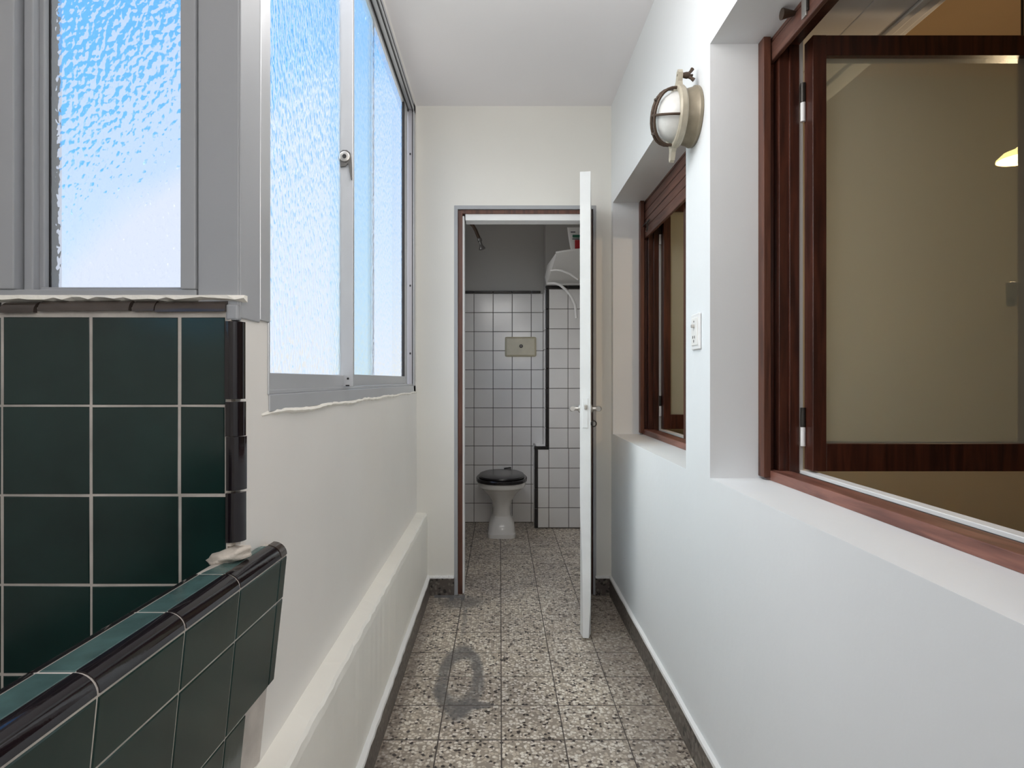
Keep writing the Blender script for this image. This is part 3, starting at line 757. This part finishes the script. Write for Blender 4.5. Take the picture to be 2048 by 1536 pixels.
# ================================================================== CASEMENT WINDOWS (right wall)
def casement(name, y0, y1, zs, ztop, near_open=True):
    root = struct(empty(name, (FX, (y0 + y1) / 2, zs)))
    def Q(nm, m, *b, bev=.0015, parent=None, label=None):
        o = MB().box(*b, bev).build(nm, m)
        if parent is None: under(root, o)
        else: o.parent = parent
        if label: o['label'] = label
        return o
    for s, yy in ((-1, y1), (1, y0)):      # far jamb faces -Y, near jamb faces +Y
        Q('jamb', 'wood_f', FX - .010, FX + .010, yy + s * .036, yy + .0 * s, zs + .008, ztop)
        Q('jamb', 'wood', FX + .0095, FX + .030, yy + s * .010, yy, zs + .008, ztop)
        Q('jamb', 'wood', FX + .030, FX + .055, yy + s * .040, yy, zs + .008, ztop)
        Q('jamb', 'wood', FX + .055, FX + .082, yy + s * .048, yy, zs + .008, ztop)
        Q('jamb_lining', 'box', FX + .082, FX + .0945, yy + s * .044, yy, zs + .02, ztop)
    Q('head', 'wood', FX + .030, FX + .082, y0, y1, ztop - .030, ztop)
    Q('sill', 'wood_y', FX + .008, FX + .062, y0, y1, zs + .0, zs + .027)
    Q('sill_groove', 'gasket', FX + .062, FX + .084, y0, y1, zs, zs + .022)
    Q('sill_nose', 'white', FX + .084, FX + .112, y0, y1, zs - .01, zs + .030, label='white painted inner sill edge')
    # open leaf, swung into the room at the far jamb
    s0, s1 = y1 - .097, y1 - .052
    x0, x1 = .828, 1.458; za, zb = zs + .034, zs + 1.189
    sash = Q('sash', 'wood', x0, x0 + .036, s0, s1, za, zb, label='mahogany casement leaf swung open into the room')
    def S(nm, m, *b, bev=.0015, label=None):
        o = MB().box(*b, bev).build(nm, m, sash); o.location = -(Vector(root.location)) * 0
        if label: o['label'] = label
        return o
    S('stile', 'wood', x1 - .050, x1, s0, s1, za, zb)
    S('rail', 'wood', x0 + .036, x1 - .050, s0 + .001, s1 - .001, zb - .053, zb)
    S('rail', 'wood', x0 + .036, x1 - .050, s0 + .001, s1 - .001, za, za + .073)
    S('glazing_bead', 'wood', x0 + .036, x1 - .05, s1 - .022, s1 - .014, za + .073, za + .078)
    S('pane', 'glass4', x0 + .035, x1 - .049, s0 + .018, s0 + .022, za + .07, zb - .05, bev=0, label='slightly matte clear pane')
    S('handle', 'seat', x1 - .054, x1 - .032, s1 + .018, s1 + .036, zs + .48, zs + .548, bev=.006)
    o = MB().tube([(x1 - .040, s1, zs + .515), (x1 - .040, s1 + .02, zs + .515)], .006, 8).build('handle_stem', 'dark', sash, True)
    for zc in (za + .115, zb - .16):
        o = MB().tube([(x0 - .006, s1 - .005, zc), (x0 - .006, s1 - .005, zc + .052)], .0065, 10).build('hinge', 'dark', sash, True)
        o = MB().tube([(x0 - .006, s1 - .005, zc - .052), (x0 - .006, s1 - .005, zc - .001)], .0065, 10).build('hinge', 'white', sash, True)
        o['label'] = 'white painted half of the hinge'
    # near leaf, open too
    t0, t1 = y0 + .052, y0 + .097
    if not near_open:
        ns = Q('sash', 'wood', .775, .815, y0 + .055, y0 + .091, za, zb)
        for nm, m_, b in (('stile', 'wood', (.775, .815, y0 + .575, y0 + .625, za, zb)), ('rail', 'wood', (.776, .814, y0 + .091, y0 + .575, zb - .053, zb)), ('rail', 'wood', (.776, .814, y0 + .091, y0 + .575, za, za + .073)), ('pane', 'glass4', (.793, .797, y0 + .09, y0 + .577, za + .07, zb - .05))):
            MB().box(*b, 0 if nm == 'pane' else .0015).build(nm, m_, ns)
        return root
    ns = Q('sash', 'wood', x0, x0 + .036, t0, t1, za, zb)
    for nm, m_, b in (('stile', 'wood', (x1 - .05, x1, t0, t1, za, zb)), ('rail', 'wood', (x0 + .036, x1 - .05, t0, t1, zb - .053, zb)), ('rail', 'wood', (x0 + .036, x1 - .05, t0, t1, za, za + .073)), ('pane', 'glass4', (x0 + .035, x1 - .049, t0 + .018, t0 + .022, za + .07, zb - .05))):
        MB().box(*b, 0 if nm == 'pane' else .0015).build(nm, m_, ns)
    # sash meshes are built in world place; cancel the root offset once
    return root
casement('window_3', RW[0][0], RW[0][1], RW[0][2], RW[0][3])
casement('window_4', RW[1][0], RW[1][1], RW[1][2], RW[1][3], False)
for k, ((a, b, zs, zt_), lab, zb_) in enumerate(zip(RW, ('rolled-up brown wooden roller shutter at the top of the large near window', 'half lowered brown wooden roller shutter in the far window beneath the bulkhead lamp'), (2.020, 1.872))):
    rs = empty('roller_shutter', (FX + .018, (a + b) / 2, zb_)); tag(rs, lab, 'shutter')
    z = zb_
    def RS(nm, m, *bb, bev=.003):
        o = MB().box(*bb, bev).build(nm, m); under(rs, o); return o
    RS('bottom_rail', 'shut', FX + .013, FX + .027, a + .012, b - .012, z, z + .050)
    z += .053
    while z < zt_ + .01:
        RS('slat', 'shut', FX + .015, FX + .025, a + .012, b - .012, z, z + .040)
        RS('slat_joint', 'gasket', FX + .0185, FX + .022, a + .012, b - .012, z - .004, z, bev=0)
        z += .044
    if k == 0:
        RS('strap', 'steel', FX + .008, FX + .013, b - .225, b - .203, 2.028, 2.075, bev=.001)
        RS('strap', 'dark', FX + .007, FX + .013, b - .233, b - .227, 2.035, 2.075, bev=.001)
        o = MB().tube([(FX + .013, b - .16, 2.071), (FX - .02, b - .16, 2.069)], [.006, .014], 12).build('knob', 'bronze', None, True); under(rs, o)
    else:
        o = MB().tube([(FX + .004, b - .02, 1.935), (FX + .004, b - .16, 1.935)], .004, 8).build('bolt', 'dark', None, True); under(rs, o)
        o = MB().tube([(FX + .013, b - .12, 1.935), (FX + .004, b - .12, 1.935), (FX + .004, b - .12, 1.895), (FX - .002, b - .12, 1.885)], .004, 8).build('hook', 'dark', None, True); under(rs, o)

# ------------------------------------------------------------------ the room behind the right wall
YW = 3.16
struct(MB().box(.83, 3.7, YW, YW + .1, -.05, 2.85).build('wall_room_far', 'roomwall'))
struct(MB().box(3.6, 3.7, -1.7, YW, -.05, 2.85).build('wall_room_side', 'roomwall'))
struct(MB().box(.83, 3.7, -1.8, -1.7, -.05, 2.85).build('wall_room_rear', 'roomwall'))
struct(MB().box(.83, 3.7, -1.7, YW, 2.75, 2.85).build('ceiling_room', 'roomceil'))
struct(MB().box(.83, 3.7, -1.7, YW, -.06, 0).build('floor_room', 'roomfloor'))
sb = struct(MB().box(.832, .945, .25, YW, 2.100, 2.74, .001).build('trim_shutter_box', 'box'))
for a, b, z in ((.9475, 1.060, 2.100), (1.0635, 1.086, 2.094), (1.086, 1.118, 2.102), (1.120, 1.14, 2.110)):
    MB().box(a, b, .25, YW, z, 2.74, .002).build('panel', 'box', sb)
pl = empty('pendant_lamp', (1.76, 2.0, 1.88)); tag(pl, 'small glowing yellow lamp hanging in the room behind the open casement', 'lamp')
o = MB().lathe([(.070, 1.884), (.070, 1.890), (.052, 1.908), (.020, 1.921), (.015, 1.926)], 24, Matrix.Translation((1.76, 2.0, 0))).build('lamp_shade', 'lampglow', None, True); under(pl, o)
o = MB().tube([(1.76, 2.0, 1.925), (1.76, 2.0, 2.75)], .004, 8).build('cord', 'dark', None, True); under(pl, o)
ld = bpy.data.lights.new('room_lamp', 'POINT'); ld.energy = 6.5; ld.color = (1, .74, .48); ld.shadow_soft_size = .06
lo_ = bpy.data.objects.new('room_lamp', ld); C.objects.link(lo_); lo_.location = (1.76, 2.0, 1.79)

# ================================================================== TOILET AND FITTINGS
def sup(cx, cy, z, w_, l_, n=28, e=2.4, front=0):
    pts = []
    for k in range(n):
        t = 2 * math.pi * k / n; c, s = math.cos(t), math.sin(t)
        x = math.copysign(abs(c) ** (2 / e), c) * w_ / 2; y = math.copysign(abs(s) ** (2 / e), s) * l_ / 2
        pts.append((cx + x, cy + y, z))
    return pts
TX = .012
to = empty('toilet', (TX, 4.42, 0)); tag(to, 'old white porcelain toilet with closed black lid, seen through the doorway', 'toilet')
mb = MB()
mb.loft([sup(TX, 4.425, 0, .205, .34, e=6), sup(TX, 4.425, .028, .205, .34, e=6), sup(TX, 4.43, .036, .196, .33, e=5), sup(TX, 4.43, .085, .186, .32, e=4), sup(TX, 4.44, .115, .158, .29, e=3.4), sup(TX, 4.445, .145, .130, .25, e=3),
         sup(TX, 4.435, .20, .130, .25, e=2.6), sup(TX, 4.42, .26, .160, .28), sup(TX, 4.40, .31, .225, .34), sup(TX, 4.385, .345, .290, .40), sup(TX, 4.378, .362, .318, .425), sup(TX, 4.375, .368, .345, .452), sup(TX, 4.375, .384, .356, .470), sup(TX, 4.375, .404, .354, .468)])
o = mb.build('bowl', 'porc', None, True); under(to, o)
o = MB().box(TX - .06, TX + .06, 4.55, 4.735, .20, .385, .02).build('outlet', 'porc'); under(to, o)
o = MB().loft([sup(TX, 4.370, .404, .356, .476), sup(TX, 4.370, .408, .372, .49), sup(TX, 4.370, .424, .374, .492), sup(TX, 4.370, .431, .360, .478)]).build('seat', 'seat', None, True); under(to, o)
o = MB().loft([sup(TX, 4.375, .431, .325, .44), sup(TX, 4.375, .436, .335, .45), sup(TX, 4.375, .446, .330, .445), sup(TX, 4.38, .453, .29, .40), sup(TX, 4.38, .457, .18, .26)]).build('lid', 'seat', None, True); under(to, o)
o = MB().tube([(TX + .02, 4.60, .445), (TX + .075, 4.60, .452)], .014, 10).build('hinge', 'seat', None, True); under(to, o)

fp = empty('flush_plate', (.165, YB, 1.37)); tag(fp, 'aged ivory flush plate with a dark button on the white tiles', 'plate')
x0, x1 = .040, .289; z0, z1 = 1.326, 1.484
o = MB().box(x0, x1, YB - .014, YB - .001, z0, z1, .012).build('cover', 'ivory'); under(fp, o)
o = MB().box(x0 + .008, x1 - .008, YB - .018, YB - .010, z0 + .008, z1 - .008, .008).build('cover_face', 'ivory'); under(fp, o)
mb = MB().lathe([(.014, 0), (.014, .004), (.009, .005), (.009, .010)], 18, Matrix.Translation((.168, YB - .017, 1.41)) @ Matrix.Rotation(R(90), 4, 'X'))
o = mb.build('button', 'seat', None, True); under(fp, o)

sh = empty('shower', (-.45, 4.3, 2.30)); tag(sh, 'dark bent shower arm with a small head near the lintel', 'shower')
sy = 4.3
pts = [(-.45, 2.300), (-.30, 2.300), (-.262, 2.296), (-.225, 2.284), (-.195, 2.258), (-.176, 2.225), (-.160, 2.185), (-.150, 2.165)]
o = MB().tube([(x, sy, z) for x, z in pts], .0125, 10).build('arm', 'bronze', None, True); under(sh, o)
mb = MB(); mb.lathe([(.012, .0), (.017, -.006), (.017, -.022), (.011, -.027), (.010, -.045), (.013, -.058), (.024, -.078), (.024, -.084), (.015, -.086)], 18, Matrix.Translation((-.151, sy, 2.168)) @ Matrix.Rotation(R(-16), 4, 'Y'))
o = mb.build('head', 'chrome_d', None, True); under(sh, o)

sf = empty('corner_shelf', (.58, YP, 1.95)); tag(sf, 'white plastic shelf with curved front, high on the tiled pier behind the door', 'shelf')
def arc_ring(zoff, inset, zc):
    pts = []
    return pts
mb = MB(); rings = []
nA = 10
def front(t, a, b, ya, bulge): # arc in XY from left (t=0) to right
    return (a + (b - a) * t, ya - bulge * math.sin(math.pi * (.12 + .76 * t)))
lay = [(1.868, 4.552, 0.0, .357), (1.93, 4.32, .03, .372), (1.995, 4.13, .06, .386), (2.012, 4.10, .065, .388), (2.018, 4.10, .064, .388)]
rings = []
for z, ya, bl_, xa in lay:
    ring = [front(t / nA, xa, .79, ya, bl_) + (z + .014 * math.sin(math.pi * t / nA),) for t in range(nA + 1)]
    ring += [(.79, YP - .001, z if z > 1.9 else 1.868), (xa - .028 if z > 1.9 else xa, YP - .001, z if z > 1.9 else 1.868)]
    rings.append(ring)
o = mb.loft(rings).build('shelf_body', 'plas', None, True); under(sf, o)
# bright rim and curved ribs
o = MB().tube([(front(t / 12, .384, .79, 4.10, .066)[0], front(t / 12, .384, .79, 4.10, .066)[1], 2.014 + .014 * math.sin(math.pi * t / 12)) for t in range(13)], .008, 8).build('rim', 'plas', None, True); under(sf, o)
o = MB().tube([(.368, 4.30, 1.933), (.40, 4.28, 1.934), (.44, 4.26, 1.926), (.50, 4.25, 1.90), (.56, 4.25, 1.86)], .008, 8).build('rib', 'plas', None, True); under(sf, o)
ho = MB().tube([(.360, 4.50, 1.872), (.41, 4.46, 1.868), (.45, 4.44, 1.850), (.49, 4.43, 1.815), (.53, 4.42, 1.765), (.56, 4.42, 1.70), (.57, 4.42, 1.60)], .010, 10).build('hose', 'plas', None, True); under(sf, ho)
# tube of paste standing on the shelf
tb = empty('toothpaste_tube', (.54, 4.25, 2.03)); tag(tb, 'white tube with red and green print standing on the high shelf', 'tube')
mb = MB(); mb.loft([sup(.545, 4.26, 2.037, .060, .050), sup(.543, 4.26, 2.09, .080, .040), sup(.540, 4.26, 2.17, .100, .022), sup(.538, 4.26, 2.235, .112, .006)])
o = mb.build('tube_body', 'plas', None, True); under(tb, o)
for nm, m_, b in (('red_print', 'red', (.535, .58, 4.236, 4.240, 2.06, 2.14)), ('green_print', 'dgreen', (.518, .575, 4.240, 4.244, 2.158, 2.178)), ('dark_print', 'navy', (.506, .54, 4.249, 4.252, 2.196, 2.203)), ('dark_print', 'navy', (.516, .575, 4.238, 4.2405, 2.144, 2.150))):
    o = MB().box(*b, .0015).build(nm, m_); under(tb, o)

# ================================================================== BULKHEAD LAMP
bk = empty('bulkhead_lamp', (XR, 1.800, 1.937)); tag(bk, 'round caged metal bulkhead lamp on the right wall between the two windows', 'lamp')
bk.rotation_euler = (R(20), 0, 0)
Mx = Matrix.Rotation(R(-90), 4, 'Y')      # lathe axis +z -> -x (out of the wall)
def B(nm, mb, m, smooth=True, label=None):
    o = mb.build(nm, m, bk, smooth)
    if label: o['label'] = label
    return o
B('base', MB().lathe([(.086, 0), (.088, .002), (.088, .010), (.084, .014), (.080, .030), (.077, .044)], 40, Mx), 'brass')
B('ring', MB().lathe([(.070, .044), (.086, .044), (.090, .049), (.090, .062), (.086, .067), (.076, .067), (.070, .060)], 40, Mx), 'brass_l')
B('glass_dome', MB().lathe([(.074, .058), (.072, .066), (.066, .082), (.055, .098), (.038, .110), (.018, .116), (.003, .117)], 32, Mx), 'opal')
def arc(off, along_y, span=1.0):
    pts = []
    for k in range(17):
        t = math.pi * k / 16; r = .080 * math.cos(t) * span; h = .060 + .066 * math.sin(t) ** .7
        pts.append((-h, r, off) if along_y else (-h, off, r))
    return pts
B('cage_bar', MB().tube(arc(-.019, False), .0045, 8), 'bronze')
B('cage_bar', MB().tube(arc(.019, False), .0045, 8), 'bronze')
B('cage_bar', MB().tube(arc(.004, True), .0038, 8), 'bronze')
for z_ in (-.046, .050): B('cage_bar', MB().tube([(-.1195, -.019, z_), (-.1195, .019, z_)], .004, 8), 'bronze')
for s in (1, -1):
    ring = [[(-x, y, z) for y, z in ((-.024, s * .080), (.024, s * .080), (.012, s * .098), (.010, s * .122), (0, s * .130), (-.010, s * .122), (-.012, s * .098))] for x in (.050, .064)]
    B('ear', MB().loft(ring), 'brass_l', False)
mb = MB().tube([(-.064, 0, .114), (-.018, 0, .114)], .0035, 8).tube([(-.050, 0, .114), (-.036, 0, .114), (-.028, 0, .114)], [.007, .010, .008], 10)
mb.tube([(-.034, 0, .116), (-.024, .006, .124), (-.018, .010, .132)], [.005, .0045, .006], 8); mb.tube([(-.034, 0, .112), (-.024, -.006, .106), (-.016, -.010, .100)], [.005, .0045, .006], 8)
B('wing_nut', mb, 'bronze')

# ================================================================== SWITCH PLATE
sp_ = empty('light_switch', (XR, 1.775, 1.284)); tag(sp_, 'white combined switch and socket plate on the pier under the bulkhead lamp', 'switch')
o = MB().box(XR - .007, XR - .0005, 1.737, 1.812, 1.231, 1.338, .003).build('plate', 'white'); under(sp_, o)
o = MB().box(XR - .010, XR - .006, 1.748, 1.801, 1.243, 1.326, .002).build('insert', 'plas'); under(sp_, o)
o = MB().box(XR - .019, XR - .009, 1.770, 1.780, 1.296, 1.306, .002).build('toggle', 'steel'); under(sp_, o)
for y, z, a in ((1.770, 1.268, 20), (1.785, 1.268, -20), (1.777, 1.256, 0)):
    o = MB().box(XR - .0108, XR - .0098, y - .0018, y + .0018, z - .004, z + .004).build('socket_slot', 'dark'); under(sp_, o)
o = MB().box(XR - .0108, XR - .0098, 1.774, 1.777, 1.312, 1.317).build('socket_slot', 'dark'); under(sp_, o)
